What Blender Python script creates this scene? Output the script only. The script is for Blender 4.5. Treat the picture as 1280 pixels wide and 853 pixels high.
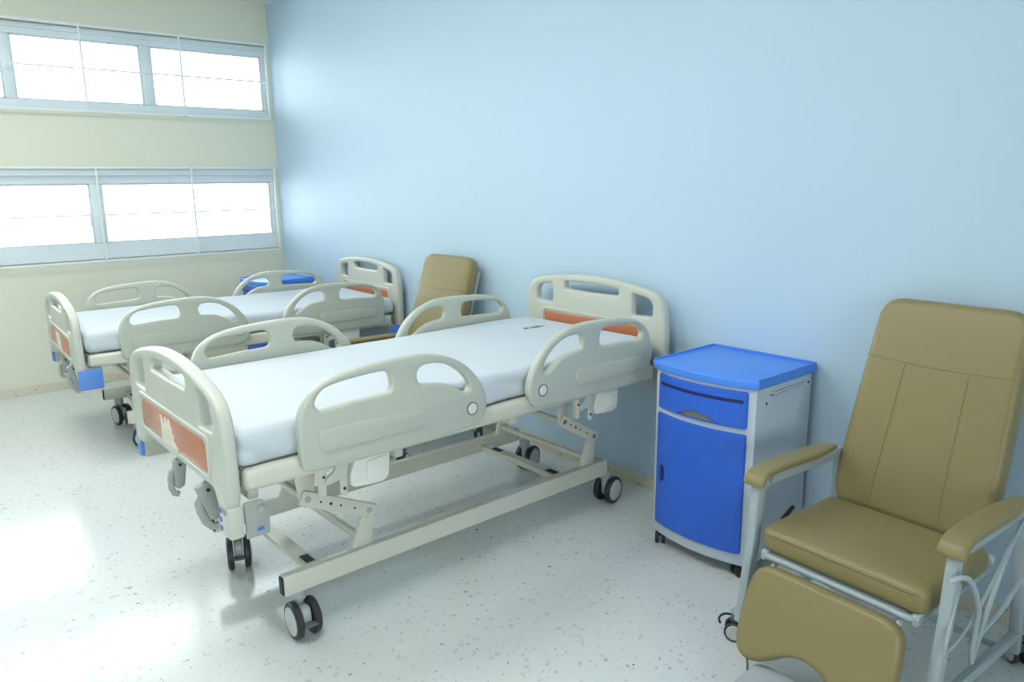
import bpy, bmesh, math, random
from mathutils import Vector, Matrix, noise
random.seed(7)
for o in list(bpy.data.objects): bpy.data.objects.remove(o)
SC = bpy.context.scene
COL = SC.collection
PI = math.pi

# ---------------------------------------------------------------- camera
YAW, PIT, ROL, FPX = -0.8668, -0.2109, -0.0109, 941.9
fw = Vector((math.sin(YAW)*math.cos(PIT), math.cos(YAW)*math.cos(PIT), math.sin(PIT)))
r0 = Vector((math.cos(YAW), -math.sin(YAW), 0)); u0 = r0.cross(fw)
rr = math.cos(ROL)*r0 + math.sin(ROL)*u0; uu = -math.sin(ROL)*r0 + math.cos(ROL)*u0
cd = bpy.data.cameras.new('camera'); cam = bpy.data.objects.new('camera', cd); COL.objects.link(cam)
cd.sensor_width = 36; cd.lens = FPX/1280*36; cd.clip_start = .05
M = Matrix((rr, uu, -fw)).transposed().to_4x4(); M.translation = (0, 0, 1.6)
cam.matrix_world = M
SC.camera = cam

# ---------------------------------------------------------------- world, lights, exposure
w = bpy.data.worlds.new('sky'); SC.world = w; w.use_nodes = True
bg = w.node_tree.nodes['Background']; bg.inputs[0].default_value = (0.93, 0.97, 1.0, 1); bg.inputs[1].default_value = 4.0
SC.view_settings.view_transform = 'Standard'; SC.view_settings.look = 'None'
SC.view_settings.exposure = 1.12; SC.view_settings.gamma = 1
try: SC.view_settings.use_curve_mapping = False
except Exception: pass

XW, YB, ZC = -6.76, 2.951, 3.125          # window wall, blue wall, ceiling
XR, YF = 2.2, -4.2                        # right wall, wall behind the camera
WY0, WY1 = -3.8, 2.925                     # window band
BANDS = {'low': (1.0, 1.725), 'high': (2.15, 2.775)}

def area(name, loc, rot, sx, sy, power, col=(1, 1, 1), portal=False):
    l = bpy.data.lights.new(name, 'AREA'); l.shape = 'RECTANGLE'; l.size = sx; l.size_y = sy
    l.energy = power; l.color = col
    if portal: l.cycles.is_portal = True
    o = bpy.data.objects.new(name, l); COL.objects.link(o); o.location = loc; o.rotation_euler = rot
    return o
for k, (z0, z1) in BANDS.items():
    area('daylight_portal', (XW-.16, (WY0+WY1)/2, (z0+z1)/2), (0, -PI/2, 0), z1-z0, WY1-WY0, 1, portal=True)

area('daylight_portal', (2.2+.16, -.7, 1.3), (0, PI/2, 0), 1.3, 3.8, 1, portal=True)  # portal for the added fill window in the right wall

# ---------------------------------------------------------------- materials
def lin(c): return tuple(((v/255)/12.92 if v/255 <= .04045 else ((v/255+.055)/1.055)**2.4) for v in c)
MT = {}
def mat(name, rgb, rough=.5, metal=0, spec=.5, bump=0, bscale=60, var=0, vscale=8, coat=0, trans=0):
    m = bpy.data.materials.new(name); m.use_nodes = True; nt = m.node_tree; b = nt.nodes['Principled BSDF']
    c = lin(rgb); b.inputs['Base Color'].default_value = (*c, 1)
    b.inputs['Roughness'].default_value = rough; b.inputs['Metallic'].default_value = metal
    b.inputs['Specular IOR Level'].default_value = spec
    if coat: b.inputs['Coat Weight'].default_value = coat; b.inputs['Coat Roughness'].default_value = .15
    tc = nt.nodes.new('ShaderNodeTexCoord')
    if var:
        n = nt.nodes.new('ShaderNodeTexNoise'); n.inputs['Scale'].default_value = vscale; n.inputs['Detail'].default_value = 4
        mx = nt.nodes.new('ShaderNodeMix'); mx.data_type = 'RGBA'
        mx.inputs['A'].default_value = (*[v*(1-var) for v in c], 1); mx.inputs['B'].default_value = (*[min(1, v*(1+var)) for v in c], 1)
        nt.links.new(tc.outputs['Object'], n.inputs['Vector']); nt.links.new(n.outputs['Fac'], mx.inputs['Factor'])
        nt.links.new(mx.outputs['Result'], b.inputs['Base Color'])
    if bump:
        n = nt.nodes.new('ShaderNodeTexNoise'); n.inputs['Scale'].default_value = bscale; n.inputs['Detail'].default_value = 3
        bp = nt.nodes.new('ShaderNodeBump'); bp.inputs['Strength'].default_value = bump; bp.inputs['Distance'].default_value = .004
        nt.links.new(tc.outputs['Object'], n.inputs['Vector']); nt.links.new(n.outputs['Fac'], bp.inputs['Height'])
        nt.links.new(bp.outputs['Normal'], b.inputs['Normal'])
    MT[name] = m; return m
mat('wall_pale', (226, 232, 234), .6)
mat('wall_blue', (188, 213, 231), .55, bump=.12, bscale=9, var=.02, vscale=1.5)
mat('wall_cream', (222, 223, 204), .6, bump=.1, bscale=14, var=.02, vscale=2)
mat('white_paint', (236, 238, 234), .6, bump=.1, bscale=30)
mat('plastic_ivory', (194, 198, 186), .34, bump=.03, bscale=200)
mat('plastic_rail', (184, 190, 178), .36, bump=.03, bscale=200)
mat('plastic_white', (224, 226, 218), .3)
mat('frame_beige', (204, 204, 190), .3, coat=.2)
mat('deck_beige', (196, 196, 182), .4)
mat('sheet_white', (198, 207, 214), .8, bump=.15, bscale=40)
mat('orange_panel', (190, 122, 88), .22)
mat('emblem_white', (226, 216, 204), .45)
mat('bumper_blue', (92, 140, 216), .4)
mat('dot_blue', (70, 120, 190), .4)
mat('rubber_black', (36, 40, 42), .6)
mat('tyre_dark', (44, 48, 50), .45)
mat('hub_grey', (198, 202, 200), .35)
mat('caster_grey', (170, 176, 176), .35)
mat('pedal_grey', (92, 100, 108), .45)
mat('crank_grey', (156, 162, 156), .4)
mat('steel', (190, 192, 190), .25, metal=.9)
mat('ring_grey', (110, 116, 120), .4)
mat('cab_body', (196, 208, 220), .42, bump=.08, bscale=150)
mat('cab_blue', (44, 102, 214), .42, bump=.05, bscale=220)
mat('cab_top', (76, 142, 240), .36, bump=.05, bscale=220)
mat('cab_dark', (16, 36, 96), .5)
mat('sticker', (212, 214, 196), .5)
mat('leather', (138, 126, 84), .40, bump=.12, bscale=90, var=.03, vscale=3)
mat('leather_seam', (146, 128, 92), .6)
mat('chair_frame', (164, 177, 181), .35)
mat('footplate_grey', (170, 178, 188), .4)
mat('alu', (216, 226, 231), .4)
mat('grille_white', (232, 238, 236), .45)
mat('ink', (96, 108, 120), .6)
mat('dark_hole', (52, 50, 44), .7)
def glass():
    m = bpy.data.materials.new('window_glass'); m.use_nodes = True; nt = m.node_tree; nt.nodes.clear()
    o = nt.nodes.new('ShaderNodeOutputMaterial'); t = nt.nodes.new('ShaderNodeBsdfTransparent'); g = nt.nodes.new('ShaderNodeBsdfGlossy')
    g.inputs['Roughness'].default_value = .05; t.inputs['Color'].default_value = (.95, .98, .98, 1)
    f = nt.nodes.new('ShaderNodeFresnel'); f.inputs['IOR'].default_value = 1.45; mx = nt.nodes.new('ShaderNodeMixShader')
    nt.links.new(f.outputs[0], mx.inputs[0]); nt.links.new(t.outputs[0], mx.inputs[1]); nt.links.new(g.outputs[0], mx.inputs[2])
    nt.links.new(mx.outputs[0], o.inputs[0]); MT['glass'] = m
glass()
def fill_lamp_mat(s):  # glow of the added ceiling fill lamps
    m = bpy.data.materials.new('fill_lamp_diffuser'); m.use_nodes = True; nt = m.node_tree; b = nt.nodes['Principled BSDF']
    b.inputs['Base Color'].default_value = (.9, .9, .9, 1); b.inputs['Emission Color'].default_value = (1, .99, .95, 1); b.inputs['Emission Strength'].default_value = s
    MT['lamp'] = m
fill_lamp_mat(6.5)
def terrazzo(name, base, chips, rough, thr=(.30, .5, .42), scale=(22, 55, 120), tint=.0):
    m = bpy.data.materials.new(name); m.use_nodes = True; nt = m.node_tree; b = nt.nodes['Principled BSDF']; L = nt.links.new
    tc = nt.nodes.new('ShaderNodeTexCoord')
    nz = nt.nodes.new('ShaderNodeTexNoise'); nz.inputs['Scale'].default_value = 38; nz.inputs['Detail'].default_value = 2
    L(tc.outputs['Object'], nz.inputs['Vector'])
    va = nt.nodes.new('ShaderNodeVectorMath'); va.operation = 'MULTIPLY_ADD'; va.inputs[1].default_value = (.035, .035, .035)
    L(nz.outputs['Color'], va.inputs[0]); L(tc.outputs['Object'], va.inputs[2])
    big = nt.nodes.new('ShaderNodeTexNoise'); big.inputs['Scale'].default_value = 1.3; big.inputs['Detail'].default_value = 5
    L(tc.outputs['Object'], big.inputs['Vector'])
    mx = nt.nodes.new('ShaderNodeMix'); mx.data_type = 'RGBA'; mx.inputs['A'].default_value = (*lin(base[0]), 1); mx.inputs['B'].default_value = (*lin(base[1]), 1)
    L(big.outputs['Fac'], mx.inputs['Factor']); cur = mx.outputs['Result']
    for i, (c, sc, frac, r) in enumerate(chips):
        v = nt.nodes.new('ShaderNodeTexVoronoi'); v.inputs['Scale'].default_value = sc; v.inputs['Randomness'].default_value = 1
        L(va.outputs[0], v.inputs['Vector'])
        s = nt.nodes.new('ShaderNodeSeparateColor'); L(v.outputs['Color'], s.inputs[0])
        lt = nt.nodes.new('ShaderNodeMath'); lt.operation = 'LESS_THAN'; lt.inputs[1].default_value = frac; L(s.outputs[0], lt.inputs[0])
        sz = nt.nodes.new('ShaderNodeMath'); sz.operation = 'MULTIPLY'; sz.inputs[1].default_value = r; L(s.outputs[1], sz.inputs[0])
        dl = nt.nodes.new('ShaderNodeMath'); dl.operation = 'LESS_THAN'; L(v.outputs['Distance'], dl.inputs[0]); L(sz.outputs[0], dl.inputs[1])
        al = nt.nodes.new('ShaderNodeMath'); al.operation = 'MULTIPLY'; L(lt.outputs[0], al.inputs[0]); L(dl.outputs[0], al.inputs[1])
        a2 = nt.nodes.new('ShaderNodeMath'); a2.operation = 'MULTIPLY'; L(al.outputs[0], a2.inputs[0]); L(s.outputs[2], a2.inputs[1])
        mm = nt.nodes.new('ShaderNodeMix'); mm.data_type = 'RGBA'; L(a2.outputs[0], mm.inputs['Factor']); L(cur, mm.inputs['A']); mm.inputs['B'].default_value = (*lin(c), 1)
        cur = mm.outputs['Result']
    L(cur, b.inputs['Base Color'])
    rn = nt.nodes.new('ShaderNodeMapRange'); rn.inputs['To Min'].default_value = rough-.03; rn.inputs['To Max'].default_value = rough+.05
    L(big.outputs['Fac'], rn.inputs['Value']); L(rn.outputs[0], b.inputs['Roughness'])
    b.inputs['Specular IOR Level'].default_value = .5
    MT[name] = m
terrazzo('terrazzo', ((211, 217, 215), (220, 225, 223)),
         [((192, 197, 192), 34, .5, .38), ((168, 173, 167), 62, .3, .42), ((122, 126, 120), 27, .08, .26), ((66, 68, 66), 48, .03, .24)], .125)
terrazzo('skirting', ((206, 200, 182), (220, 215, 198)),
         [((168, 156, 134), 30, .5, .5), ((110, 96, 80), 55, .2, .35)], .3)

# ---------------------------------------------------------------- mesh helpers
def smooth(me, ang=38):
    for p in me.polygons: p.use_smooth = True
    try: me.set_sharp_from_angle(angle=math.radians(ang))
    except Exception: pass
def obj(name, bm, m, parent=None, loc=None, rot=None, smoothit=True, ang=38):
    me = bpy.data.meshes.new(name)
    if isinstance(bm, bmesh.types.BMesh):
        bmesh.ops.recalc_face_normals(bm, faces=bm.faces[:])
        bm.to_mesh(me); bm.free()
    else: me = bm; me.name = name
    if smoothit: smooth(me, ang)
    me.materials.clear()
    me.materials.append(MT[m])
    o = bpy.data.objects.new(name, me); COL.objects.link(o)
    if parent: o.parent = parent
    if loc: o.location = loc
    if rot: o.rotation_euler = rot
    return o
def root(name, loc, rz, label, cat, group=None):
    o = bpy.data.objects.new(name, None); COL.objects.link(o); o.empty_display_size = .1
    o.location = loc; o.rotation_euler = (0, 0, rz); o['label'] = label; o['category'] = cat
    if group: o['group'] = group
    return o
def struct(o): o['kind'] = 'structure'; return o
def box(bm, c, s, bev=0, seg=2, rot=None):
    r = bmesh.ops.create_cube(bm, size=1)
    vs = r['verts']
    for v in vs: v.co = Vector((v.co.x*s[0], v.co.y*s[1], v.co.z*s[2]))
    if bev:
        es = list({e for v in vs for e in v.link_edges})
        g = bmesh.ops.bevel(bm, geom=es, offset=bev, segments=seg, affect='EDGES', profile=.5)
        vs = list({v for f in g['faces'] for v in f.verts} | set(v for v in vs if v.is_valid))
    if rot:
        mm = rot if isinstance(rot, Matrix) else Matrix.Rotation(rot[1], 3, rot[0])
        for v in vs: v.co = mm @ v.co
    for v in vs: v.co += Vector(c)
def BX(c, s, bev=0, seg=2, rot=None):
    bm = bmesh.new(); box(bm, c, s, bev, seg, rot); return bm
def sweep(bm, pts, prof, closed=False, cap=True, up=None):
    pts = [Vector(p) for p in pts]; n = len(pts); rings = []
    T = []
    for i in range(n):
        a = pts[(i-1) % n] if (closed or i) else pts[i]; b = pts[(i+1) % n] if (closed or i < n-1) else pts[i]
        T.append((b-a).normalized())
    ref = Vector(up) if up else (Vector((0, 0, 1)) if abs(T[0].z) < .9 else Vector((1, 0, 0)))
    N = (ref - T[0]*ref.dot(T[0])).normalized()
    for i in range(n):
        if up: N = (ref - T[i]*ref.dot(T[i])).normalized()
        else: N = (N - T[i]*N.dot(T[i])).normalized()
        B = T[i].cross(N)
        rings.append([bm.verts.new(pts[i] + N*q[1] + B*q[0]) for q in prof])
    m = len(prof)
    for i in range(n if closed else n-1):
        A = rings[i]; Bq = rings[(i+1) % n]
        for j in range(m): bm.faces.new((A[j], A[(j+1) % m], Bq[(j+1) % m], Bq[j]))
    if not closed and cap: bm.faces.new(rings[0][::-1]); bm.faces.new(rings[-1])
def circ(r, n=10): return [(r*math.cos(2*PI*i/n), r*math.sin(2*PI*i/n)) for i in range(n)]
def rrect(w, h, r, k=3):
    o = []
    for cx, cy, a0 in ((w/2-r, h/2-r, 0), (-w/2+r, h/2-r, PI/2), (-w/2+r, -h/2+r, PI), (w/2-r, -h/2+r, 1.5*PI)):
        for i in range(k+1): a = a0+i/k*PI/2; o.append((cx+r*math.cos(a), cy+r*math.sin(a)))
    return o
def TB(pts, r=.01, n=10, **k):
    bm = bmesh.new(); sweep(bm, pts, circ(r, n), **k); return bm
def bez(P, n=8, closed=False):
    """Catmull-Rom through points (any dimension)"""
    P = [tuple(p) for p in P]; N = len(P); out = []
    rng = range(N) if closed else range(N-1)
    for i in rng:
        p0 = P[(i-1) % N] if (closed or i > 0) else P[0]; p1 = P[i]; p2 = P[(i+1) % N]
        p3 = P[(i+2) % N] if (closed or i+2 < N) else P[N-1]
        for k in range(n):
            t = k/n
            out.append(tuple(.5*((2*b)+(c-a)*t+(2*a-5*b+4*c-d)*t*t+(-a+3*b-3*c+d)*t**3) for a, b, c, d in zip(p0, p1, p2, p3)))
    if not closed: out.append(P[-1])
    return out
def fil(P, r, k=5):
    """closed 2D polygon with filleted corners; r a number or one per corner"""
    out = []; N = len(P)
    for i in range(N):
        a, b, c = Vector(P[i-1]), Vector(P[i]), Vector(P[(i+1) % N])
        ri = r[i] if isinstance(r, (list, tuple)) else r
        d = min(ri, (a-b).length*.49, (c-b).length*.49)
        p = b+(a-b).normalized()*d; q = b+(c-b).normalized()*d
        for j in range(k+1):
            t = j/k; out.append(tuple((1-t)**2*p+2*t*(1-t)*b+t*t*q))
    return out
def plate(loops, depth, bev=.006, seg=2, frame=None):
    """2D loops (first outer, rest holes) extruded to a plate centred on its plane; returns mesh with coords (u,v,w)->frame"""
    cu = bpy.data.curves.new('t', 'CURVE'); cu.dimensions = '2D'; cu.fill_mode = 'BOTH'
    cu.extrude = max(depth/2-bev, 0.0002); cu.bevel_depth = bev; cu.bevel_resolution = seg; cu.offset = -bev
    for lp in loops:
        s = cu.splines.new('POLY'); s.points.add(len(lp)-1)
        for i, p in enumerate(lp): s.points[i].co = (p[0], p[1], 0, 1)
        s.use_cyclic_u = True
    o = bpy.data.objects.new('t', cu); COL.objects.link(o)
    dg = bpy.context.evaluated_depsgraph_get(); me = bpy.data.meshes.new_from_object(o.evaluated_get(dg))
    bpy.data.objects.remove(o); bpy.data.curves.remove(cu)
    bm = bmesh.new(); bm.from_mesh(me); bpy.data.meshes.remove(me)
    bmesh.ops.remove_doubles(bm, verts=bm.verts[:], dist=.00005)
    if frame:
        O, U, V, W = [Vector(x) for x in frame]
        for v in bm.verts: v.co = O+U*v.co.x+V*v.co.y+W*v.co.z
    return bm
XZ = lambda y: ((0, y, 0), (1, 0, 0), (0, 0, 1), (0, -1, 0))     # plate facing -y, u = x, v = z
YZ = lambda x: ((x, 0, 0), (0, 1, 0), (0, 0, 1), (1, 0, 0))      # plate facing +x, u = y, v = z
XY = lambda z: ((0, 0, z), (1, 0, 0), (0, 1, 0), (0, 0, 1))
def lathe(bm, prof, axis='x', c=(0, 0, 0), n=28, cap=True):
    rings = []
    for t, r in prof:
        ring = []
        for i in range(n):
            a = 2*PI*i/n; p = (t, r*math.cos(a), r*math.sin(a))
            if axis == 'y': p = (p[1], t, p[2])
            if axis == 'z': p = (p[1], p[2], t)
            ring.append(bm.verts.new(Vector(p)+Vector(c)))
        rings.append(ring)
    for A, B in zip(rings, rings[1:]):
        for j in range(n): bm.faces.new((A[j], A[(j+1) % n], B[(j+1) % n], B[j]))
    if cap: bm.faces.new(rings[0]); bm.faces.new(rings[-1])

# ---------------------------------------------------------------- room
def wall_rects(bm, rects, x0, x1):
    for (y0, y1, z0, z1) in rects: box(bm, ((x0+x1)/2, (y0+y1)/2, (z0+z1)/2), (x1-x0, y1-y0, z1-z0))
struct(obj('floor', BX(((XW+XR)/2, (YF+YB)/2, -.05), (XR-XW+.5, YB-YF+.5, .1)), 'terrazzo', smoothit=False))
struct(obj('ceiling', BX(((XW+XR)/2, (YF+YB)/2, ZC+.05), (XR-XW+.5, YB-YF+.5, .1)), 'white_paint', smoothit=False))
struct(obj('wall_back', BX(((XW+XR)/2, YB+.1, ZC/2), (XR-XW+.5, .2, ZC)), 'wall_blue', smoothit=False))
RW = (-2.6, 1.2, .65, 1.95)               # opening for an added fill window in the right wall, out of view
bm = bmesh.new()
wall_rects(bm, [(YF, YB, 0, RW[2]), (YF, YB, RW[3], ZC), (YF, RW[0], RW[2], RW[3]), (RW[1], YB, RW[2], RW[3])], XR, XR+.2)
struct(obj('wall_right', bm, 'wall_pale', smoothit=False))
struct(obj('wall_front', BX(((XW+XR)/2, YF-.1, ZC/2), (XR-XW+.5, .2, ZC)), 'wall_pale', smoothit=False))
bm = bmesh.new()
l0, l1 = BANDS['low']; h0, h1 = BANDS['high']
wall_rects(bm, [(YF, YB, 0, l0), (YF, YB, l1, h0), (YF, YB, h1, ZC), (WY1, YB, l0, l1), (YF, WY0, l0, l1), (WY1, YB, h0, h1), (YF, WY0, h0, h1)], XW-.18, XW)
struct(obj('wall_left', bm, 'wall_cream', smoothit=False))
def skirting(name, a, b, axis, off, sgn):
    e = bpy.data.objects.new(name, None); COL.objects.link(e); struct(e)
    e.location = (0, 0, 0)
    L = .6; n = int((b-a)/L)+1; me = None
    for i in range(n):
        c = a+(i+.5)*L; ln = min(L, b-a-i*L)
        if ln < .05: continue
        c = a+i*L+ln/2
        if axis == 'x': o = obj('skirting_tile', BX((0, 0, .034), (ln-.002, .012, .068), .002, 1), 'skirting', e, loc=(c, off+sgn*.006, 0), smoothit=False)
        else: o = obj('skirting_tile', BX((0, 0, .034), (.012, ln-.002, .068), .002, 1), 'skirting', e, loc=(off+sgn*.006, c, 0), smoothit=False)
skirting('baseboard_back', XW+.012, XR, 'x', YB, -1)
skirting('baseboard_left', YF, YB-.012, 'y', XW, 1)
skirting('baseboard_right', YF, YB-.012, 'y', XR, -1)

# windows: aluminium frames in the openings, white rod grille on stand-offs in front
def window(idx, z0, z1, gz0, gz1, muls, casement):
    e = bpy.data.objects.new('window_%d' % idx, None); COL.objects.link(e); struct(e)
    xf = XW-.05
    bm = bmesh.new()
    T = .045
    for zc, h in (((z0+gz0)/2, gz0-z0), ((z1+gz1)/2, z1-gz1)):
        box(bm, (xf-.02, (WY0+WY1)/2, zc), (.06, WY1-WY0, h), .004, 1)
        box(bm, (xf+.016, (WY0+WY1)/2, zc+(-.5 if zc < (z0+z1)/2 else .5)*h*.45), (.014, WY1-WY0, h*.42), .003, 1)
    box(bm, (xf-.018, WY1-.02, (gz0+gz1)/2), (.06, .04, gz1-gz0)); box(bm, (xf-.018, WY0+.02, (gz0+gz1)/2), (.06, .04, gz1-gz0))
    obj('window_frame', bm, 'alu', e, smoothit=False)
    edges = [WY0+.04]
    for (a, b) in muls:
        obj('mullion', BX((xf-.018, (a+b)/2, (gz0+gz1)/2), (.064, b-a, gz1-gz0), .006, 2), 'alu', e)
        edges += [a, b]
    edges.append(WY1-.04)
    for i in range(0, len(edges), 2):
        obj('pane', BX((xf-.03, (edges[i]+edges[i+1])/2, (gz0+gz1)/2), (.005, edges[i+1]-edges[i], gz1-gz0)), 'glass', e, smoothit=False)
        # narrow bead round the pane
        bm = bmesh.new(); y0, y1 = edges[i], edges[i+1]
        for zc in (gz0+.006, gz1-.006): box(bm, (xf-.006, (y0+y1)/2, zc), (.012, y1-y0, .012), .003, 1)
        for yc in (y0+.006, y1-.006): box(bm, (xf-.006, yc, (gz0+gz1)/2), (.012, .012, gz1-gz0), .003, 1)
        obj('glazing_bead', bm, 'alu', e)
    if casement:
        for yh in casement:
            h = obj('window_handle', BX((xf+.02, yh, 1.40), (.02, .018, .03), .004), 'alu', e)
            obj('handle_lever', TB(bez([(xf+.03, yh, 1.40), (xf+.045, yh-.005, 1.385), (xf+.045, yh-.012, 1.33), (xf+.04, yh-.008, 1.27)], 5), .006), 'grille_white', h)
    # grille
    g = bpy.data.objects.new('grille', None); COL.objects.link(g); g.parent = e
    gx = XW+.06; ys = []
    y = 2.89
    while y > WY0: ys.append(y); y -= .7245
    zlo, zhi = z0, z1
    zm = (zlo+zhi)/2
    for z, r in ((zlo, .008), (zm, .0055), (zhi, .008)):
        o = obj('grille_bar', BX((0, 0, 0), (.012, 2.89-ys[-1], .016 if r > .006 else .013), .003, 1), 'grille_white', g, loc=(gx, (2.89+ys[-1])/2, z))
        if z == zm: o.location.x -= .0
    for k, y in enumerate(ys):
        obj('grille_bar', BX((0, 0, 0), (.012, .015 if k else .018, zhi-zlo), .003, 1), 'grille_white', g, loc=(gx+.006, y, (zlo+zhi)/2))
    for k, y in enumerate(ys[1::1]):
        for z in (zlo-.004, zhi+.004):
            if (k % 2) == 0:
                obj('stand_off', BX((0, 0, 0), (.065, .012, .012), .002, 1), 'steel', g, loc=(XW+.032, y+.0, z))
    obj('stand_off', BX((0, 0, 0), (.065, .012, .012), .002, 1), 'steel', g, loc=(XW+.032, 2.89, zm))
    return e
window(1, l0, l1, 1.135, 1.603, [(-3.05+.0, -2.97), (-1.5, -1.42), (-.035, .045), (1.405, 1.488)], [1.39])
window(2, h0, h1, 2.225, 2.685, [(-2.56, -2.49), (-1.68, -1.61), (-.8, -.73), (.09, .16), (.93, 1.0), (1.885, 1.965)], None)

e3 = bpy.data.objects.new('window_3', None); COL.objects.link(e3); struct(e3)  # added window, never in view, lets in low side fill
bm = bmesh.new(); xm = XR+.08
for z in (RW[2]+.03, RW[3]-.03): box(bm, (xm, (RW[0]+RW[1])/2, z), (.06, RW[1]-RW[0], .06))
for y in (RW[0]+.03, (RW[0]+RW[1])/2, RW[1]-.03): box(bm, (xm, y, (RW[2]+RW[3])/2), (.055, .06, RW[3]-RW[2]-.12))
obj('window_frame', bm, 'alu', e3, smoothit=False)
for k in (0, 1):
    y0 = RW[0]+.06 if k == 0 else (RW[0]+RW[1])/2+.03; y1 = (RW[0]+RW[1])/2-.03 if k == 0 else RW[1]-.06
    obj('pane', BX((xm, (y0+y1)/2, (RW[2]+RW[3])/2), (.005, y1-y0, RW[3]-RW[2]-.12)), 'glass', e3, smoothit=False)

# added fill lamps on the ceiling, out of view, to brighten the room
def lamp(x, y, label):
    t = root('fill_lamp', (x, y, ZC), 0, label, 'lamp', 'added fill lamps out of view above the ward')
    obj('fill_lamp_housing', BX((0, 0, -.02), (.62, 1.22, .04), .004, 1), 'white_paint', t, smoothit=False)
    obj('fill_lamp_diffuser', BX((0, 0, -.043), (.56, 1.16, .008)), 'lamp', t, smoothit=False)
for x, s in ((-4.9, 'nearest the windows'), (-3.2, 'between the two others'), (-1.5, 'farthest from the windows')):
    lamp(x, .5, 'added white ceiling fill lamp panel, out of view, %s' % s)

# ---------------------------------------------------------------- caster
def caster(parent, loc, ang, r=.068, trail=.03, pedal=True, stem_top=.19, dual=True, gap=.042):
    """axis direction at angle ang in local xy; stem above loc"""
    c = bpy.data.objects.new('caster', None)
    bm = bmesh.new()
    # built with the axle along local x, wheel centre at (0, -trail)
    hs = gap/2
    prof = bez([(-.02, r*1.32), (.012, r*1.42), (.036, r*1.25), (.05, r*.6), (.045, -.0), (.02, -.02), (-.018, -.01), (-.03, r*.5)], 4, True)
    m1 = plate([[(p[0], p[1]+r) for p in prof]], gap*.8, .006, 2, ((0, -trail-.012, -.0), (0, 1, 0), (0, 0, .72), (1, 0, 0)))
    h = obj('caster', m1, 'caster_grey', parent, loc=(loc[0], loc[1], 0), rot=(0, 0, ang))
    bm = bmesh.new(); lathe(bm, [(r*1.25, .017), (r*1.95, .019), (r*2.0, .029), (stem_top, .029)], 'z', (0, 0, 0), 16)
    obj('stem', bm, 'caster_grey', h)
    for s in (-1, 1):
        bm = bmesh.new(); x0 = s*(hs); x1 = s*(hs+.026)
        lathe(bm, [(x0, r*.62), (x0, r*.93), (x0+s*.004, r), (x1-s*.007, r), (x1-s*.001, r*.93), (x1, r*.80), (x1-s*.004, r*.78)], 'x', (0, -trail, r), 28)
        tw = obj('tyre', bm, 'tyre_dark', h)
        bm = bmesh.new()
        lathe(bm, [(x1-s*.004, r*.79), (x1+s*.001, r*.76), (x1+s*.005, r*.5), (x1+s*.006, r*.04)], 'x', (0, -trail, r), 24)
        obj('hub_cap', bm, 'hub_grey', h)
    if pedal:
        bm = BX((0, -trail-r*.95, r*1.02), (gap*1.15, .03, .007), .003, 1, rot=None)
        box(bm, (0, -trail-r*.72, r*.9), (gap*.5, .03, .012), .003, 1, rot=('X', -.5))
        obj('brake_pedal', bm, 'pedal_grey', h)
    return h

# ---------------------------------------------------------------- bed
RAIL = [(-.838, .697), (-.848, .755), (-.850, .82), (-.840, .88), (-.812, .93), (-.755, .968), (-.66, .991), (-.51, 1.002), (-.385, 1.003),
        (-.30, .990), (-.218, .957), (-.150, .905), (-.103, .84), (-.082, .785), (-.086, .735), (-.115, .697), (-.16, .683), (-.45, .674), (-.76, .675), (-.815, .681)]
RH1 = [(-.772, .880), (-.786, .905), (-.768, .935), (-.735, .952), (-.66, .962), (-.54, .967), (-.508, .955), (-.499, .925), (-.503, .900), (-.525, .888), (-.64, .885), (-.74, .878)]
RH2 = [(-.388, .905), (-.392, .935), (-.372, .957), (-.32, .960), (-.262, .945), (-.205, .908), (-.168, .865), (-.164, .835), (-.180, .826), (-.205, .836), (-.250, .865), (-.30, .884), (-.35, .890), (-.375, .893)]
def mirror(P): return [(0.056-p[0], p[1]) for p in P]
BX0 = .497
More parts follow.
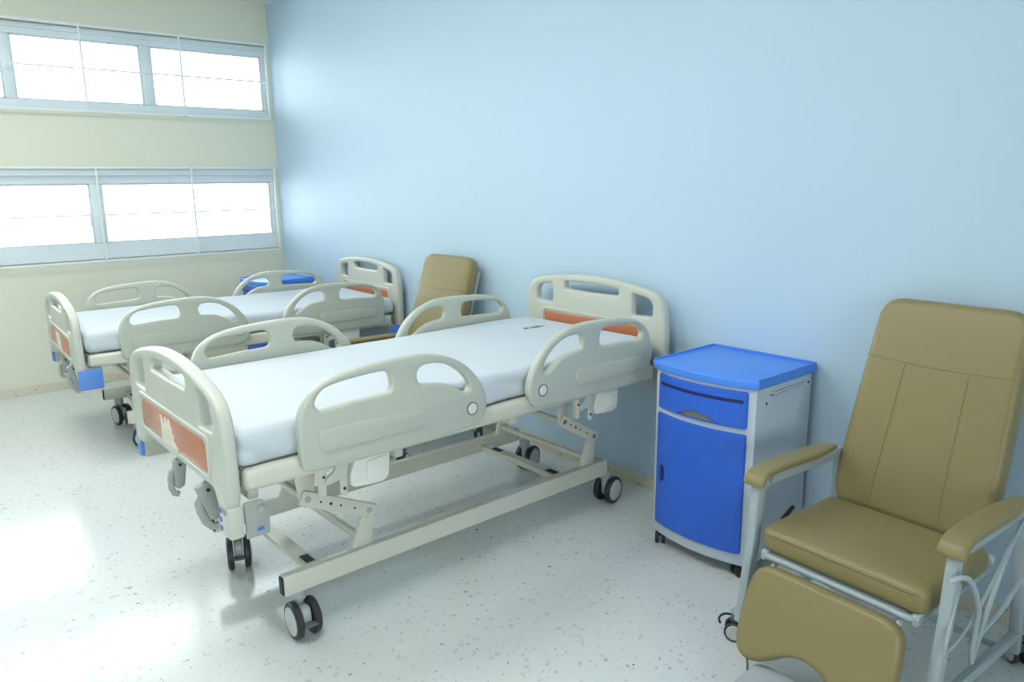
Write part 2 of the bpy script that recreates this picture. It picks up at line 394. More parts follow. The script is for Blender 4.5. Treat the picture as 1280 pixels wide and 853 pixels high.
def side_rail(B, side, head, dz):
    f = mirror if head else (lambda P: P)
    nm = 'side_rail'
    X = side*BX0
    def up(P): return [(a, b+dz) for a, b in P]
    outer = bez(up(f(RAIL)), 4, True); h1 = bez(up(f(RH1)), 3, True); h2 = bez(up(f(RH2)), 3, True)
    r = obj(nm, plate([outer, h1, h2], .036, .012, 3, YZ(X)), 'plastic_rail', B, ang=50)
    # embossed field
    P = [(a+(1.19 if head else 0), b) for a, b in [(-.785, .738), (-.36, .738), (-.35, .792), (-.43, .808), (-.785, .816)]]
    obj('rail_field', plate([fil(up(P), [.035, .02, .03, .05, .035])], .012, .0035, 2, YZ(X+side*.018)), 'plastic_rail', r, ang=60)
    yc = f([(-.155, .757)])[0][0]
    bm = bmesh.new(); lathe(bm, [(0, .001), (0, .0255), (side*.003, .0255), (side*.003, .021)], 'x', (X+side*.0175, yc, .757+dz), 28, cap=False)
    obj('badge_ring', bm, 'ring_grey', r)
    bm = bmesh.new(); lathe(bm, [(0, .0215), (side*.0025, .021), (side*.0035, .012), (side*.0035, .001)], 'x', (X+side*.0175, yc, .757+dz), 24)
    obj('badge_disc', bm, 'plastic_white', r)
    # mechanism under the rail
    sg = -1 if head else 1
    def Y(v): return v+1.215 if head else v
    xm = side*.462
    P = [(Y(-.50), .70), (Y(-.635), .69), (Y(-.665), .61), (Y(-.655), .572), (Y(-.60), .566), (Y(-.535), .562), (Y(-.51), .580)]
    bx = obj('rail_gearbox', plate([fil(up(P), [.006, .006, .03, .012, .006, .006, .006])], .05, .006, 2, YZ(xm)), 'plastic_white', r)
    P2 = [(Y(-.52), .66), (Y(-.60), .655), (Y(-.60), .585), (Y(-.52), .592)]
    obj('gearbox_cover', plate([fil(up(P2), .006)], .006, .002, 1, YZ(xm+side*.027)), 'plastic_white', bx)
    P = [(Y(-.655), .70), (Y(-.705), .70), (Y(-.72), .65), (Y(-.755), .628), (Y(-.755), .605), (Y(-.70), .615), (Y(-.70), .56), (Y(-.688), .548), (Y(-.675), .56), (Y(-.672), .64)]
    obj('rail_arm', plate([fil(up(P), .012)], .014, .004, 2, YZ(side*.480)), 'plastic_ivory', r)
    bm = bmesh.new(); lathe(bm, [(0, .006), (side*.004, .005)], 'x', (side*.487, Y(-.688), .58+dz), 10)
    obj('pivot_bolt', bm, 'dark_hole', r)
    obj('rail_bracket', BX((side*.463, Y(-.757), .625+dz), (.026, .022, .11), .003, 1), 'frame_beige', r)
    obj('bracket_bolt', (lambda b: (lathe(b, [(0, .005), (side*.003, .004)], 'x', (side*.477, Y(-.757), .635+dz), 8), b)[1])(bmesh.new()), 'dark_hole', r)
    return r

FOOT = [(-.492, .66), (-.491, .80), (-.483, .885), (-.455, .94), (-.40, .975), (-.30, 1.003), (-.15, 1.028), (0, 1.036),
        (.15, 1.028), (.30, 1.003), (.40, .975), (.455, .94), (.483, .885), (.491, .80), (.492, .66)]
HEAD = [(-.492, .66), (-.492, .86), (-.484, .965), (-.462, 1.025), (-.415, 1.062), (-.30, 1.085), (-.15, 1.101), (0, 1.106),
        (.15, 1.101), (.30, 1.085), (.415, 1.062), (.462, 1.025), (.484, .965), (.492, .86), (.492, .66)]
def end_board(B, y, head, dz, bare_corner=False):
    prof = HEAD if head else FOOT
    up = lambda P: [(a, b+dz) for a, b in P]
    t = .046
    # outline: arch plus two legs
    arch = bez(prof, 4)
    low = [(.492, .60), (.40, .60), (.375, .655), (-.375, .655), (-.40, .60), (-.492, .60)]
    outer = arch + fil(low, [.02, .02, .02, .02, .02, .02], 3)
    if head:
        slot = [(-.195, 1.062), (-.19, 1.022), (0, 1.018), (.19, 1.022), (.195, 1.058), (0, 1.068)]
        win = [(.283, 1.045), (.283, .938), (.408, .942), (.412, 1.0), (.385, 1.03)]
    else:
        slot = [(-.19, .985), (-.185, .945), (0, .942), (.185, .945), (.19, .985), (0, .994)]
        win = [(.283, .970), (.283, .845), (.408, .850), (.412, .915), (.385, .950)]
    holes = [fil(slot, [.02, .015, .01, .015, .02, .01]), fil(win, [.015, .012, .012, .04, .03]), fil([(-a, b) for a, b in win], [.015, .012, .012, .04, .03])]
    nm = 'headboard' if head else 'footboard'
    b = obj(nm, plate([up(outer)]+[up(h) for h in holes], t, .014, 3, XZ(y)), 'plastic_ivory', B, ang=50)
    for s in ((-1,) if not head else (-1,)):
        yy = y + s*(t/2)
        z0, z1 = (.775, .888) if head else (.698, .806)
        P = [(-.345, z1-.004), (-.335, z0), (.335, z0), (.345, z1-.004), (.33, z1), (-.33, z1)]
        if not head: P = [(-.345, z0+.006), (-.33, z0), (.33, z0), (.345, z0+.006), (.335, z1-.01), (.31, z1), (-.31, z1), (-.335, z1-.01)]
        obj('colour_panel', plate([fil(up(P), .012)], .005, .002, 1, XZ(yy)), 'orange_panel', b, ang=60)
        # raised border round the colour panel
        o2 = fil(up([(-.372, z0-.02), (.372, z0-.02), (.372, z1+.022), (-.372, z1+.022)]), .03)
        i2 = fil(up([(-.352, z0-.006), (.352, z0-.006), (.348, z1+.006), (-.348, z1+.006)]), .02)
        obj('panel_border', plate([o2, i2], .010, .004, 2, XZ(yy)), 'plastic_ivory', b, ang=60)
        if not head:
            H = [(-.135, .700), (-.138, .745), (-.142, .793), (-.128, .790), (-.105, .757), (-.098, .762), (-.092, .792), (-.078, .794), (-.062, .772), (-.055, .775),
                 (-.052, .796), (-.036, .792), (-.026, .762), (-.012, .764), (-.018, .748), (-.006, .745), (.0, .735), (-.01, .722), (.012, .71), (.03, .705), (.032, .692), (-.13, .690)]
            H = [(a+.03, z) for a, z in H]
            obj('hand_emblem', plate([fil(up(H), .008, 3)], .005, .0018, 1, XZ(yy-.003)), 'emblem_white', b, ang=60)
    # corner bumpers under the legs
    oy = -1 if not head else 1
    for s in (-1, 1):
        if bare_corner and s == 1 and not head:
            cp = obj('corner_post', BX((s*.446, y, .570+dz), (.088, .046, .105), .008, 2), 'plastic_ivory', b)
            for k in range(3):
                obj('corner_dot', BX((s*.418, y-.0235, .600-k*.030+dz), (.02, .004, .016), .003, 1), 'dot_blue', b)
            g = obj('corner_plate', plate([fil(up([(-1.03, .505), (-.955, .505), (-.95, .60), (-.975, .628), (-1.03, .625)]), [.004, .004, .02, .02, .004])], .012, .003, 1, YZ(.478)), 'crank_grey', b)
            bm = bmesh.new(); lathe(bm, [(0, .013), (.004, .012), (.005, .006)], 'x', (.484, -.978, .597+dz), 14)
            obj('plate_bolt', bm, 'steel', g)
            obj('plate_mark', BX((.4845, -.985, .53+dz), (.002, .022, .012)), 'dot_blue', g)
        elif head and s == 1 and bare_corner: continue
        else:
            P = [(s*.488, y+oy*.020), (s*.488, y-oy*.10), (s*.470, y-oy*.10), (s*.455, y-oy*.035), (s*.40, y-oy*.032), (s*.40, y+oy*.020)]
            if not head: P = [(s*.497, y-.022), (s*.497, y+.105), (s*.472, y+.105), (s*.468, y+.03), (s*.456, y+.02), (s*.452, y-.022)]
            bm = plate([fil(P, .008, 2)], .115, .005, 2, XY(.590+dz))
            cb = obj('corner_bumper', bm, 'bumper_blue', b)
            if not head: obj('bumper_mount', BX((s*.459, y+.050, .587+dz), (.026, .112, .122), .003, 1), 'deck_beige', cb)
    return b

def crank(B, x, y, z, tilt, lean=0):
    """fold-down crank handle: bracket, arm and grip"""
    g = plate([fil([(-.028, .045), (.022, .045), (.028, .02), (.016, -.08), (-.008, -.095), (-.026, -.08)], .012)], .026, .005, 2, YZ(0))
    for v in g.verts: v.co = Matrix.Rotation(tilt, 3, 'X') @ v.co
    h = obj('crank_handle', g, 'crank_grey', B, loc=(x, y, z), rot=(0, 0, lean))
    g = bmesh.new(); sweep(g, [(.0, -.020, .0), (.0, -.036, -.014), (.0, -.040, -.040), (.0, -.038, -.085), (0, -.026, -.112), (0, -.008, -.118)], rrect(.026, .020, .007, 2), up=(1, 0, 0))
    for v in g.verts: v.co = Matrix.Rotation(tilt, 3, 'X') @ v.co
    obj('crank_grip', g, 'crank_grey', h)
    bm = bmesh.new(); lathe(bm, [(.013, .007), (.016, .006)], 'x', (0, .0, .02), 10)
    obj('crank_bolt', bm, 'dark_hole', h)
    obj('crank_rod', TB([(0, .02, .03), (0, .35, .045)], .009), 'steel', h)
    return h

def make_bed(loc, rz, dz, label, casters, bare):
    B = root('hospital_bed', loc, rz, label, 'bed', 'hospital beds along the blue wall')
    ox, oy = (0, 0) if dz == 0 else (.03, .035)
    # base rails and crossbars
    for s in (-1, 1):
        obj('base_rail', BX((s*.331+ox, -.033+oy, .2185), (.036, 1.672, .077), .005, 2), 'frame_beige', B)
        for yy in (-.871, .805):
            obj('rail_end_cap', BX((s*.331+ox, yy+oy, .2185), (.030, .008, .068), .003, 1), 'rubber_black', B)
    for yy in (-.715, .56):
        c = obj('base_crossbar', BX((ox, yy+oy, .205), (.626, .055, .026), .003, 1), 'frame_beige', B)
        for s in (-1, 1): obj('crossbar_plug', BX((s*.205+ox, yy+oy, .2185), (.062, .034, .004), .001, 1), 'rubber_black', c)
    # lift linkage
    zt = .51+dz
    for (ya, yb) in ((-.755, -.515), (.515, .712)):
        yb += oy
        pz = .395+dz*.45
        for s in (-1, 1):
            xx = s*.315
            P = [(yb-.075, .252), (yb+.012, .252), (yb+.024, pz-.02), (yb+.014, pz+.012), (yb-.02, pz+.012), (yb-.028, pz-.03)]
            u = obj('lift_upright', plate([fil(P, [.004, .004, .01, .015, .015, .01])], .02, .003, 1, YZ(xx)), 'frame_beige', B)
            d = Vector((yb-ya, pz-zt)); L = d.length; a = math.atan2(d.y, d.x)
            bm = bmesh.new(); box(bm, (0, 0, 0), (.014, L+.05, .056), .006, 2)
            for v in bm.verts: v.co = Matrix.Rotation(a, 3, 'X') @ v.co
            for v in bm.verts: v.co += Vector((xx+s*.016, (ya+yb)/2, (pz+zt)/2))
            arm = obj('lift_arm', bm, 'frame_beige', B)
            for k in (0, .2, .36, .52, .75, 1):
                p = Vector((ya, zt)).lerp(Vector((yb, pz)), k)
                bm = bmesh.new(); rr_ = .012 if k in (0, 1) else (.006 if k == .36 else .004)
                lathe(bm, [(0, rr_), (s*.003, rr_*.9)], 'x', (xx+s*.0225, p.x, p.y), 10)
                obj('arm_bolt' if k in (0, 1) else 'arm_hole', bm, 'steel' if k in (0, 1) else 'dark_hole', arm)
            P = [(ya-.035, .64+dz), (ya+.045, .64+dz), (ya+.03, zt-.01), (ya+.005, zt-.035), (ya-.02, zt-.02)]
            obj('hanger_bracket', plate([fil(P, .008)], .022, .003, 1, YZ(xx)), 'frame_beige', B)
        obj('torsion_tube', TB([(-.31, yb-.03, .285), (.31, yb-.03, .285)], .016, 14), 'frame_beige', B)
        obj('upper_tube', TB([(-.31, ya, zt), (.31, ya, zt)], .014, 14), 'frame_beige', B)
    # platform frame
    for s in (-1, 1):
        obj('frame_beam', BX((s*.455, -.02, .690+dz), (.052, 2.0, .072), .020, 4), 'frame_beige', B)
        obj('inner_beam', BX((s*.315, 0, .645+dz), (.025, 1.9, .045), .004, 1), 'deck_beige', B)
    for yy in (-.99, -.45, .1, .98): obj('platform_crossbar', BX((0, yy, .64+dz), (.92, .035, .035), .004, 1), 'deck_beige', B)
    # deck sections
    for (a, b) in ((-1.01, -.66), (-.64, -.14), (-.12, .10), (.12, 1.01)):
        d = obj('deck_section', BX((0, (a+b)/2, .712+dz), (.85, b-a, .026), .009, 3), 'frame_beige', B)
    # screw actuators under the deck
    for x in (-.1, .13): obj('actuator_rod', TB([(x, -.95, .60+dz), (x, .1, .60+dz)], .013, 10), 'steel', B)
    for s in (-1, 1):
        side_rail(B, s, False, dz); side_rail(B, s, True, dz)
    end_board(B, -1.06, False, dz, bare); end_board(B, 1.055, True, dz, bare)
    for (x, zz, tl, sc) in ((-.005, .612, -.05, .80), (.27, .60, .28, 1.0)): crank(B, x, -1.07, zz+dz, tl).scale = (1, sc, sc)
    for (sx, y, ang) in casters: caster(B, (sx*.31+ox, y+oy), ang, stem_top=.18)
    return B

def mattress(loc, rz, dz, label, seed, w=.455, y0=-1.022, y1=1.0, z0=.727, z1=.850):
    bm = bmesh.new(); nx, ny, nz = 26, 64, 8
    r = .032
    W, L, H = 2*w, y1-y0, z1-z0
    idx = {}
    def vert(i, j, k):
        if (i, j, k) in idx: return idx[i, j, k]
        def m(t, n, l):      # denser near the ends
            u = t/n
            if n > 12:
                e = 4; d = .045/l
                if t <= e: return t/e*d
                if t >= n-e: return 1-(n-t)/e*d
                return d+(t-e)/(n-2*e)*(1-2*d)
            return u
        x = (m(i, nx, W)-.5)*W; y = (m(j, ny, L)-.5)*L; z = (k/nz-.5)*H
        c = Vector((max(-W/2+r, min(W/2-r, x)), max(-L/2+r, min(L/2-r, y)), max(-H/2+r, min(H/2-r, z))))
        d = Vector((x, y, z))-c
        if d.length > 1e-6: p = c+d.normalized()*r
        else: p = Vector((x, y, z))
        n = Vector((p.x+seed*3.1, p.y, p.z))
        side = abs(p.x) > W/2-.02 or abs(p.y) > L/2-.02
        if side:
            f = noise.noise(Vector((p.x*6+seed, p.y*7+p.z*9, p.z*3)))+.7*noise.noise(Vector((p.x*12+p.z*16, p.y*12+p.z*20, seed)))
            p += Vector((math.copysign(1, p.x) if abs(p.x) > W/2-.02 else 0, math.copysign(1, p.y) if abs(p.y) > L/2-.02 else 0, 0))*f*.020*(1-.7*k/nz)
            if k == 0: p.z += .010*abs(noise.noise(Vector((p.x*9, p.y*9, seed))))
        elif k == nz: p.z += .0025*noise.noise(Vector((p.x*3, p.y*3, seed)))+.0012*noise.noise(Vector((p.x*11, p.y*7, seed)))
        idx[i, j, k] = bm.verts.new(p+Vector((0, (y0+y1)/2, (z0+z1)/2+dz))); return idx[i, j, k]
    def q(a, b, c, d): bm.faces.new((vert(*a), vert(*b), vert(*c), vert(*d)))
    for i in range(nx):
        for j in range(ny):
            q((i, j, nz), (i+1, j, nz), (i+1, j+1, nz), (i, j+1, nz)); q((i, j, 0), (i, j+1, 0), (i+1, j+1, 0), (i+1, j, 0))
    for j in range(ny):
        for k in range(nz): q((0, j, k), (0, j, k+1), (0, j+1, k+1), (0, j+1, k)); q((nx, j, k), (nx, j+1, k), (nx, j+1, k+1), (nx, j, k+1))
    for i in range(nx):
        for k in range(nz): q((i, 0, k), (i+1, 0, k), (i+1, 0, k+1), (i, 0, k+1)); q((i, ny, k), (i, ny, k+1), (i+1, ny, k+1), (i+1, ny, k))
    t = root('mattress', loc, rz, label, 'mattress', 'sheeted mattresses on the hospital beds')
    obj('bed_sheet', bm, 'sheet_white', t, ang=80)
    return t
def deg(a): return math.radians(a)
NB = ((-2.695, 1.8, 0), .009)
FB = ((-5.165, 1.872, 0), -.03)
make_bed(*NB, 0, 'adjustable hospital bed with ivory side rails, nearest the camera beside the tall blue cabinet',
         [(.97, -.80, deg(88)), (-1.10, -.775, deg(72)), (.94, .845, deg(190)), (-1, .845, deg(197))], True)
fb = make_bed(*FB, -.075, 'adjustable hospital bed with ivory side rails, farther one beneath the windows',
         [(.88, -.80, deg(165)), (-1.1, -.78, deg(102)), (1, .80, deg(190)), (-1, .80, deg(200))], False)
fb.scale = (1, .98, 1)
m1 = mattress(*NB, 0, 'white sheeted mattress with a small dark print, on the bed nearest the camera', 1.3)
fm = mattress(*FB, -.075, 'white sheeted mattress on the farther bed beneath the windows', 5.7)
fm.scale = (1, .98, 1)
# small dark laundry print on the near sheet
for pts in ([(-.012, -.012), (-.004, .0), (-.012, .01), (.002, .018), (.006, .03)], [(.01, .0), (.004, .012), (.010, .028), (.0, .036)], [(-.012, .03), (.0, .04), (.008, .048)],
            [(-.004, .052), (.008, .058), (.002, .068)], [(-.016, -.052), (-.012, -.034)], [(-.006, -.058), (.0, -.04), (-.004, -.028)], [(.006, -.02), (.012, -.012)]):
    bm = bmesh.new(); sweep(bm, bez([(-.145+a, .763+b, .8525) for a, b in pts], 4), rrect(.0075, .0016, .0006, 1), up=(0, 0, 1))
    obj('sheet_print', bm, 'ink', m1)

# ---------------------------------------------------------------- bedside cabinet
def cabinet(loc, rz, label):
    t = root('bedside_cabinet', loc, rz, label, 'cabinet', 'blue bedside cabinets')
    def front(hw, y, bulge, n=14): return [(-hw+2*hw*i/n, y-bulge*(1-(-1+2*i/n)**2)) for i in range(n+1)]
    H = .844; YFc = -.205; hw = .240
    body = front(hw, YFc, .045)+[(hw, .205), (-hw, .205)]
    b = obj('cabinet_body', plate([body], H-.04-.058, .006, 2, XY((H-.04+.058)/2)), 'cab_body', t)
    top = front(.254, YFc-.012, .047)+[(.254, .218), (-.254, .218)]
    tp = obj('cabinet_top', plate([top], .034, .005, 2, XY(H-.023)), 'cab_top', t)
    inner = front(.243, YFc-.012, .047)+[(.243, .207), (-.243, .207)]
    # raised lip on the back and both sides
    bm = bmesh.new()
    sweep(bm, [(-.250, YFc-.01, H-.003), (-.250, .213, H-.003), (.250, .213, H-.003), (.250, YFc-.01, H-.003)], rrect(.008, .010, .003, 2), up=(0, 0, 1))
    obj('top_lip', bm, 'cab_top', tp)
    def bent(hw0, hw1, z0, z1, off, thick, m, name, par, holes=(), r=.01, bev=.003):
        bm = plate([fil([(hw0, z0), (hw1, z0), (hw1, z1), (hw0, z1)], r, 3)]+[h for h in holes], thick, bev, 1)
        # cut into strips so that it can follow the curved front
        for i in range(1, 14):
            x = hw0+(hw1-hw0)*i/14
            g = bm.verts[:]+bm.edges[:]+bm.faces[:]
            bmesh.ops.bisect_plane(bm, geom=g, plane_co=(x, 0, 0), plane_no=(1, 0, 0))
        for v in bm.verts:
            x, z, d = v.co; v.co = Vector((x, YFc-.045*(1-(x/hw)**2)-off-d, z))
        return obj(name, bm, m, par, ang=30)
    dr = bent(-.212, .213, .640, .790, .006, .012, 'cab_blue', 'drawer', t,
              holes=[[(-.10+.20*i/12, .640+.032*math.sin(PI*i/12)+.004) for i in range(13)]])
    bent(-.195, .200, .744, .757, .0135, .002, 'cab_dark', 'label_slot', dr, r=.004, bev=.0006)
    bent(-.098, .098, .642, .676, .0025, .004, 'ring_grey', 'handle_recess', dr, r=.004, bev=.001)
    dn = bent(-.216, .213, .112, .618, .006, .012, 'cab_blue', 'door', t)
    P = [(-.185, .312), (-.163, .318), (-.158, .35), (-.163, .385), (-.185, .390)]
    bm = plate([fil(P, [.004, .02, .02, .02, .004])], .004, .001, 1)
    for v in bm.verts:
        x, z, d = v.co; v.co = Vector((x, YFc-.045*(1-(x/hw)**2)-.0125-d, z))
    obj('door_pull', bm, 'cab_dark', dn)
    # side fittings (both sides)
    for s in (1, -1):
        xs = s*(hw+.001)
        obj('towel_rail', TB([(xs, -.11, .772), (xs+s*.010, -.10, .772), (xs+s*.010, .13, .772), (xs, .14, .772)], .0035, 8), 'cab_body', b)
        obj('rail_groove', BX((xs, .015, .7635), (.002, .25, .004)), 'cab_dark', b)
        for (yy, zz) in ((-.135, .735), (.18, .765)):
            bm = bmesh.new(); lathe(bm, [(0, .006), (s*.002, .005)], 'x', (xs, yy, zz), 10); obj('side_screw', bm, 'cab_dark', b)
        obj('side_vent', plate([fil([(-.145, .655), (-.13, .655), (-.13, .72), (-.145, .72)], .007), fil([(-.1425, .658), (-.1325, .658), (-.1325, .717), (-.1425, .717)], .005)], .002, .0005, 1, YZ(xs)), 'cab_body', b)
    obj('paper_sticker', BX((hw+.001, -.135, .792), (.001, .036, .022)), 'sticker', b)
    for (x, y, a) in ((-.205, -.195, .6), (.19, -.185, -.4), (-.19, .17, 1.2), (.19, .17, .3)):
        h = obj('caster', BX((x, y, .048), (.022, .03, .022), .005, 2, rot=None), 'rubber_black', t)
        for k in (-1, 1):
            bm = bmesh.new(); lathe(bm, [(-.008, .018), (-.007, .027), (.007, .027), (.008, .018)], 'x', (0, 0, 0), 18)
            obj('wheel', bm, 'rubber_black', h, loc=(x+k*.014*math.cos(a), y+k*.014*math.sin(a), .027), rot=(0, 0, a))
    return t
cabinet((-1.750, 2.715, 0), .0, 'blue fronted grey bedside cabinet standing between the nearest bed and the large recliner')
c2 = cabinet((-6.0, 2.55, 0), .14, 'blue topped bedside cabinet in the far corner, seen through a bed rail')
c2.scale = (.93, .93, .985)

# ---------------------------------------------------------------- recliner
def cushion(outline, t, bul, name, m, parent, frame, bev=.022):
    """upholstered pad: plate with a big soft edge; faces bulge outwards"""
    bm = plate([outline], t, bev, 4)
    us = [v.co.x for v in bm.verts]; vs = [v.co.y for v in bm.verts]
    u0, u1, v0, v1 = min(us), max(us), min(vs), max(vs)
    n = 12
    for i in range(1, n):
        bmesh.ops.bisect_plane(bm, geom=bm.verts[:]+bm.edges[:]+bm.faces[:], plane_co=(u0+(u1-u0)*i/n, 0, 0), plane_no=(1, 0, 0))
    for i in range(1, n):
        bmesh.ops.bisect_plane(bm, geom=bm.verts[:]+bm.edges[:]+bm.faces[:], plane_co=(0, v0+(v1-v0)*i/n, 0), plane_no=(0, 1, 0))
    O, U, V, W = [Vector(x) for x in frame]
    for v in bm.verts:
        a = (v.co.x-u0)/(u1-u0)*2-1; b = (v.co.y-v0)/(v1-v0)*2-1
        v.co.z += math.copysign(1, v.co.z)*bul*max(0, (1-a**4))*max(0, (1-b**4))*(1 if abs(v.co.z) > t*.3 else 0)
        v.co = O+U*v.co.x+V*v.co.y+W*v.co.z
    return obj(name, bm, m, parent, ang=60)
def recliner(loc, rz, label, foot=True):
    t = root('recliner_chair', loc, rz, label, 'chair', 'tan reclining chairs')
    FR = 'chair_frame'
    hw = .265
    # seat
    s = cushion(fil([(-hw-.006, -.225), (hw+.006, -.225), (hw+.006, .205), (-hw-.006, .205)], [.05, .05, .03, .03]), .078, .010, 'seat', 'leather', t,
                ((0, 0, .425), (1, 0, .0), (0, 1, .0), (0, 0, 1)), .024)
    obj('seat_piping', TB([(-hw+.03, -.226, .452), (hw-.03, -.226, .452)], .0025, 6), 'leather_seam', s)
    # back: tilted
    tilt = math.atan2(.235, .74)
    U = (1, 0, 0); V = (0, math.sin(tilt), math.cos(tilt)); Wn = (0, -math.cos(tilt), math.sin(tilt))
    HB = .78; O = Vector((-.035, .285, .415))
    bo = fil([(-hw+.01, 0), (hw-.01, 0), (hw+.003, .14), (hw-.018, HB), (-hw+.018, HB), (-hw-.003, .14)], [.10, .10, .1, .085, .085, .1], 8)
    bk = cushion(bo, .085, .010, 'backrest', 'leather', t, (O, U, V, Wn), .026)
    def onback(u, v, d=.0): return O+Vector(U)*u+Vector(V)*v+Vector(Wn)*(.0435+d)
    def bl(u, v):
        a = u/hw; b = v/HB*2-1
        return .010*max(0, 1-a**4)*max(0, 1-b**4)
    seam = [onback(u, .545+.012*(u/hw)**2, bl(u, .545)) for u in [x*.01 for x in range(-25, 26, 2)]]
    obj('back_seam', TB(seam, .0016, 6), 'leather_seam', bk)
    for sx in ((-1, 1) if foot else ()):
        obj('back_seam', TB([onback(sx*(.105+.012*(1-v/.54)), v, bl(.11, v)) for v in [k*.045 for k in range(1, 13)]], .0013, 6), 'leather_seam', bk)
    # back frame
    for sx in (-1, 1):
        pts = [Vector((sx*.22-.03, .33, .40))-Vector(Wn)*.02, O+Vector(U)*sx*.23+Vector(V)*.70-Vector(Wn)*.055]
        obj('back_support', TB(pts, .012, 10), FR, t)
    obj('back_crossbar', BX((0, .27, .395), (.52, .03, .03), .004, 1), FR, t)
    for sx in (-1, 1):
        x = sx*.312
        prof = rrect(.042, .034, .008, 2)
        # front post and armrest tube as one bent bar
        bm = bmesh.new()
        sweep(bm, [(x, -.235, .10), (x, -.19, .40), (x, -.18, .56)]+bez([(x, -.18, .56), (x, -.170, .588), (x, -.13, .597), (x, -.10, .597), (x, .31, .594)], 5)[1:], prof, up=(1, 0, 0))
        obj('side_frame', bm, FR, t)
        bm = bmesh.new(); sweep(bm, [(x, .30, .590), (x, .322, .56), (x, .33, .38), (x, .38, .06)], rrect(.034, .034, .008, 2), up=(1, 0, 0))
        obj('rear_post', bm, FR, t)
        obj('lower_side_bar', BX((x, .06, .125), (.026, .62, .034), .005, 1), FR, t)
        obj('seat_side_bar', BX((sx*.245, .02, .372), (.022, .50, .036), .005, 1), FR, t)
        # padded armrest
        path = bez([(x, -.208, .590), (x, -.205, .604), (x, -.190, .621), (x, -.15, .632), (x, -.08, .634), (x, .06, .630), (x, .270, .625)], 6)
        rings = len(path); pw = rrect(.026, .078, .012, 4); bm = bmesh.new(); prev = None
        P3 = [Vector(p) for p in path]
        for i_, p in enumerate(P3):
            T_ = (P3[min(i_+1, rings-1)]-P3[max(i_-1, 0)]).normalized(); Nn = Vector((1, 0, 0)).cross(T_)*-1
            e_ = min(1, .55+.45*min(i_, rings-1-i_)/4)
            ring = [bm.verts.new(p+Vector((1, 0, 0))*q[1]*(e_ if i_ > rings/2 else .85+.15*e_)-Nn*q[0]*e_) for q in pw]
            if prev:
                for j_ in range(len(pw)): bm.faces.new((prev[j_], prev[(j_+1) % len(pw)], ring[(j_+1) % len(pw)], ring[j_]))
            else: bm.faces.new(ring)
            prev = ring
        bm.faces.new(prev)
        obj('armrest', bm, 'leather', t, ang=60)
    for y, z in ((-.20, .372), (.25, .125)): obj('cross_tube', TB([(-.245 if z > .2 else -.3, y, z), (.245 if z > .2 else .3, y, z)], .011, 10), FR, t)
    # seat support loop under the front edge
    obj('seat_support', TB(bez([(-.25, .15, .372), (-.25, -.16, .372), (-.235, -.225, .375), (-.15, -.232, .378), (.15, -.232, .378), (.235, -.225, .375), (.25, -.16, .372), (.25, .15, .372)], 5), .010, 10), FR, t)
    # leg rest
    tl = math.atan2(.10, .26)
    fo = bez([(-.235, .02), (-.248, .10), (-.246, .20), (-.232, .262), (-.19, .288), (-.10, .292), (.10, .292), (.19, .288), (.232, .262), (.246, .20), (.248, .10), (.235, .02),
              (.205, -.012), (.165, -.012), (.12, .010), (.06, .052), (0, .066), (-.06, .052), (-.12, .010), (-.165, -.012), (-.205, -.012)], 4, True)
    lr = cushion(fo, .055, .008, 'leg_rest', 'leather', t, ((.010, -.372, .102), (1, 0, 0), (0, math.sin(tl), math.cos(tl)), (0, -math.cos(tl), math.sin(tl))), .018)
    for sx in (-1, 1):
        obj('leg_rest_arm', TB(bez([(sx*.205, -.17, .365), (sx*.205, -.225, .35), (sx*.20, -.255, .29), (sx*.19, -.285, .22)], 5), .010, 10), FR, lr)
    if foot:
        P = fil([(-.16, -.10), (.16, -.10), (.17, .08), (.14, .10), (-.14, .10), (-.17, .08)], .03)
        fp = obj('footplate', plate([P], .014, .004, 2, ((.02, -.46, .075), (1, 0, 0), (0, 1, .06), (0, 0, 1))), 'footplate_grey', t)
        for sx in (-1, 1):
            obj('footplate_rod', TB([(sx*.20, -.36, .105), (sx*.165, -.40, .085), (sx*.15, -.42, .078)], .004, 8), 'pedal_grey', fp)
    # reclining lever at the left, gas strut at the right
    obj('recline_lever', TB([(-.275, -.10, .41), (-.288, -.085, .425), (-.29, -.05, .44)], .004, 8), 'steel', t)
    obj('lever_grip', TB([(-.29, -.06, .434), (-.292, .005, .462)], .008, 10), 'rubber_black', t)
    obj('gas_strut', TB([(.12, -.20, .23), (.20, -.02, .36)], .006, 8), 'pedal_grey', t)
    obj('strut_eye', BX((.115, -.215, .225), (.02, .03, .03), .005, 1), FR, t)
    # wire holder on the outer side of the right arm frame
    hx = .345
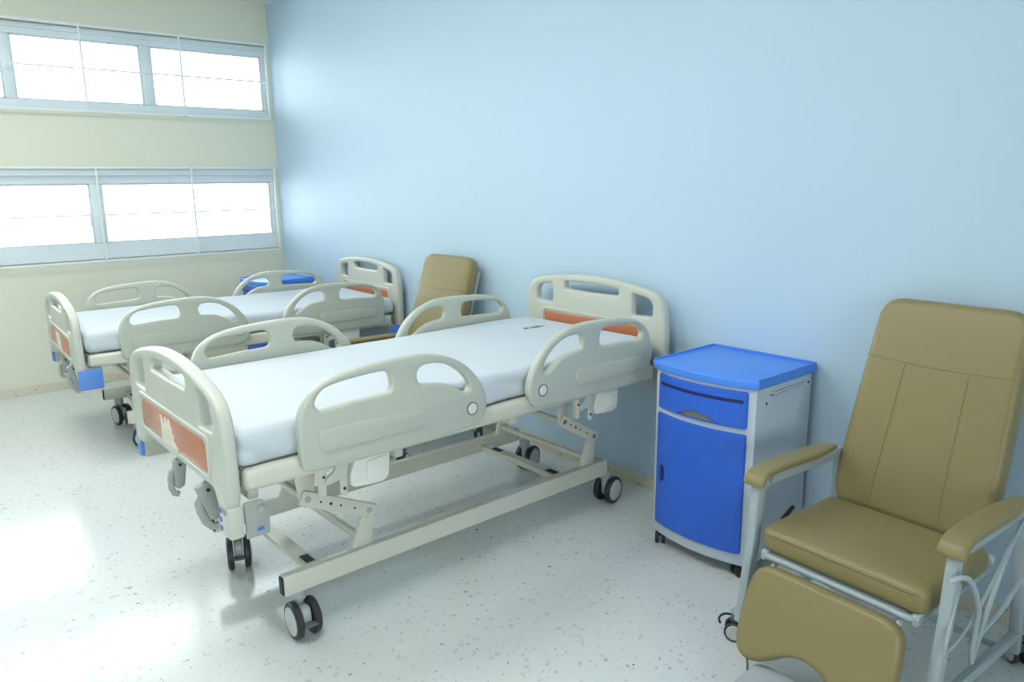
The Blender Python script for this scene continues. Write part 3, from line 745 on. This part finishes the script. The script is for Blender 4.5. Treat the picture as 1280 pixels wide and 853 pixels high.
    pts = bez([(hx-.02, -.24, .535), (hx, -.21, .545), (hx+.012, -.17, .52), (hx+.015, -.11, .42), (hx+.015, -.12, .33), (hx+.015, -.115, .265), (hx+.01, -.09, .27), (hx, .02, .40), (hx, .10, .52), (hx, .17, .56), (hx-.02, .22, .54)], 5)
    wr = obj('wire_holder', TB(pts, .0075, 8), FR, t)
    pts = bez([(hx-.02, -.16, .50), (hx-.015, -.20, .42), (hx-.01, -.235, .34), (hx-.008, -.22, .325), (hx, -.12, .37), (hx, .02, .46), (hx, .20, .60)], 5)
    obj('holder_rod', TB(pts, .005, 8), FR, wr)
    pts = bez([(hx, -.10, .30), (hx+.01, .05, .34), (hx+.01, .22, .40)], 5)
    obj('holder_rod', TB(pts, .008, 8), FR, wr)
    # casters
    for sx, y in ((-1, -.21), (1, -.21), (-1, .42), (1, .42)):
        a = -1.0 if (sx < 0 and y < 0) else .5*sx+(.3 if y > 0 else 0)
        r = .036; cx = sx*.352 if y < 0 else sx*.312
        bm = BX((0, 0, .085), (.04, .03, .02), .004, 1); box(bm, (0, 0, .065), (.03, .024, .05), .006, 2)
        h = obj('caster', bm, 'pedal_grey', t, loc=(cx, y, 0), rot=(0, 0, a))
        if y < 0: box_ = obj('caster_bracket', BX((sx*.33, y-.01, .118), (.05, .04, .02), .004, 1), FR, t)
        for k in (-1, 1):
            bm = bmesh.new(); lathe(bm, [(k*.012, r*.6), (k*.012, r*.93), (k*.016, r), (k*.024, r), (k*.028, r*.9), (k*.027, r*.8)], 'x', (0, 0, r), 24)
            obj('tyre', bm, 'tyre_dark', h)
            bm = bmesh.new(); lathe(bm, [(k*.027, r*.8), (k*.030, r*.7), (k*.030, r*.05)], 'x', (0, 0, r), 20)
            obj('hub_cap', bm, 'hub_grey', h)
        obj('brake_pedal', TB(bez([(-.02, .01, .078), (0, -.035, .09), (.0, -.055, .07), (.0, -.05, .05)], 4), .004, 6), 'rubber_black', h)
    return t
recliner((-.957, 2.33, 0), -.058, 'large tan padded recliner chair in the right foreground, beside the tall blue cabinet')
r2 = recliner((-3.895, 2.36, 0), .05, 'tan padded recliner chair standing in the gap between the two hospital beds', foot=False)
r2.scale = (.97, .97, .97)
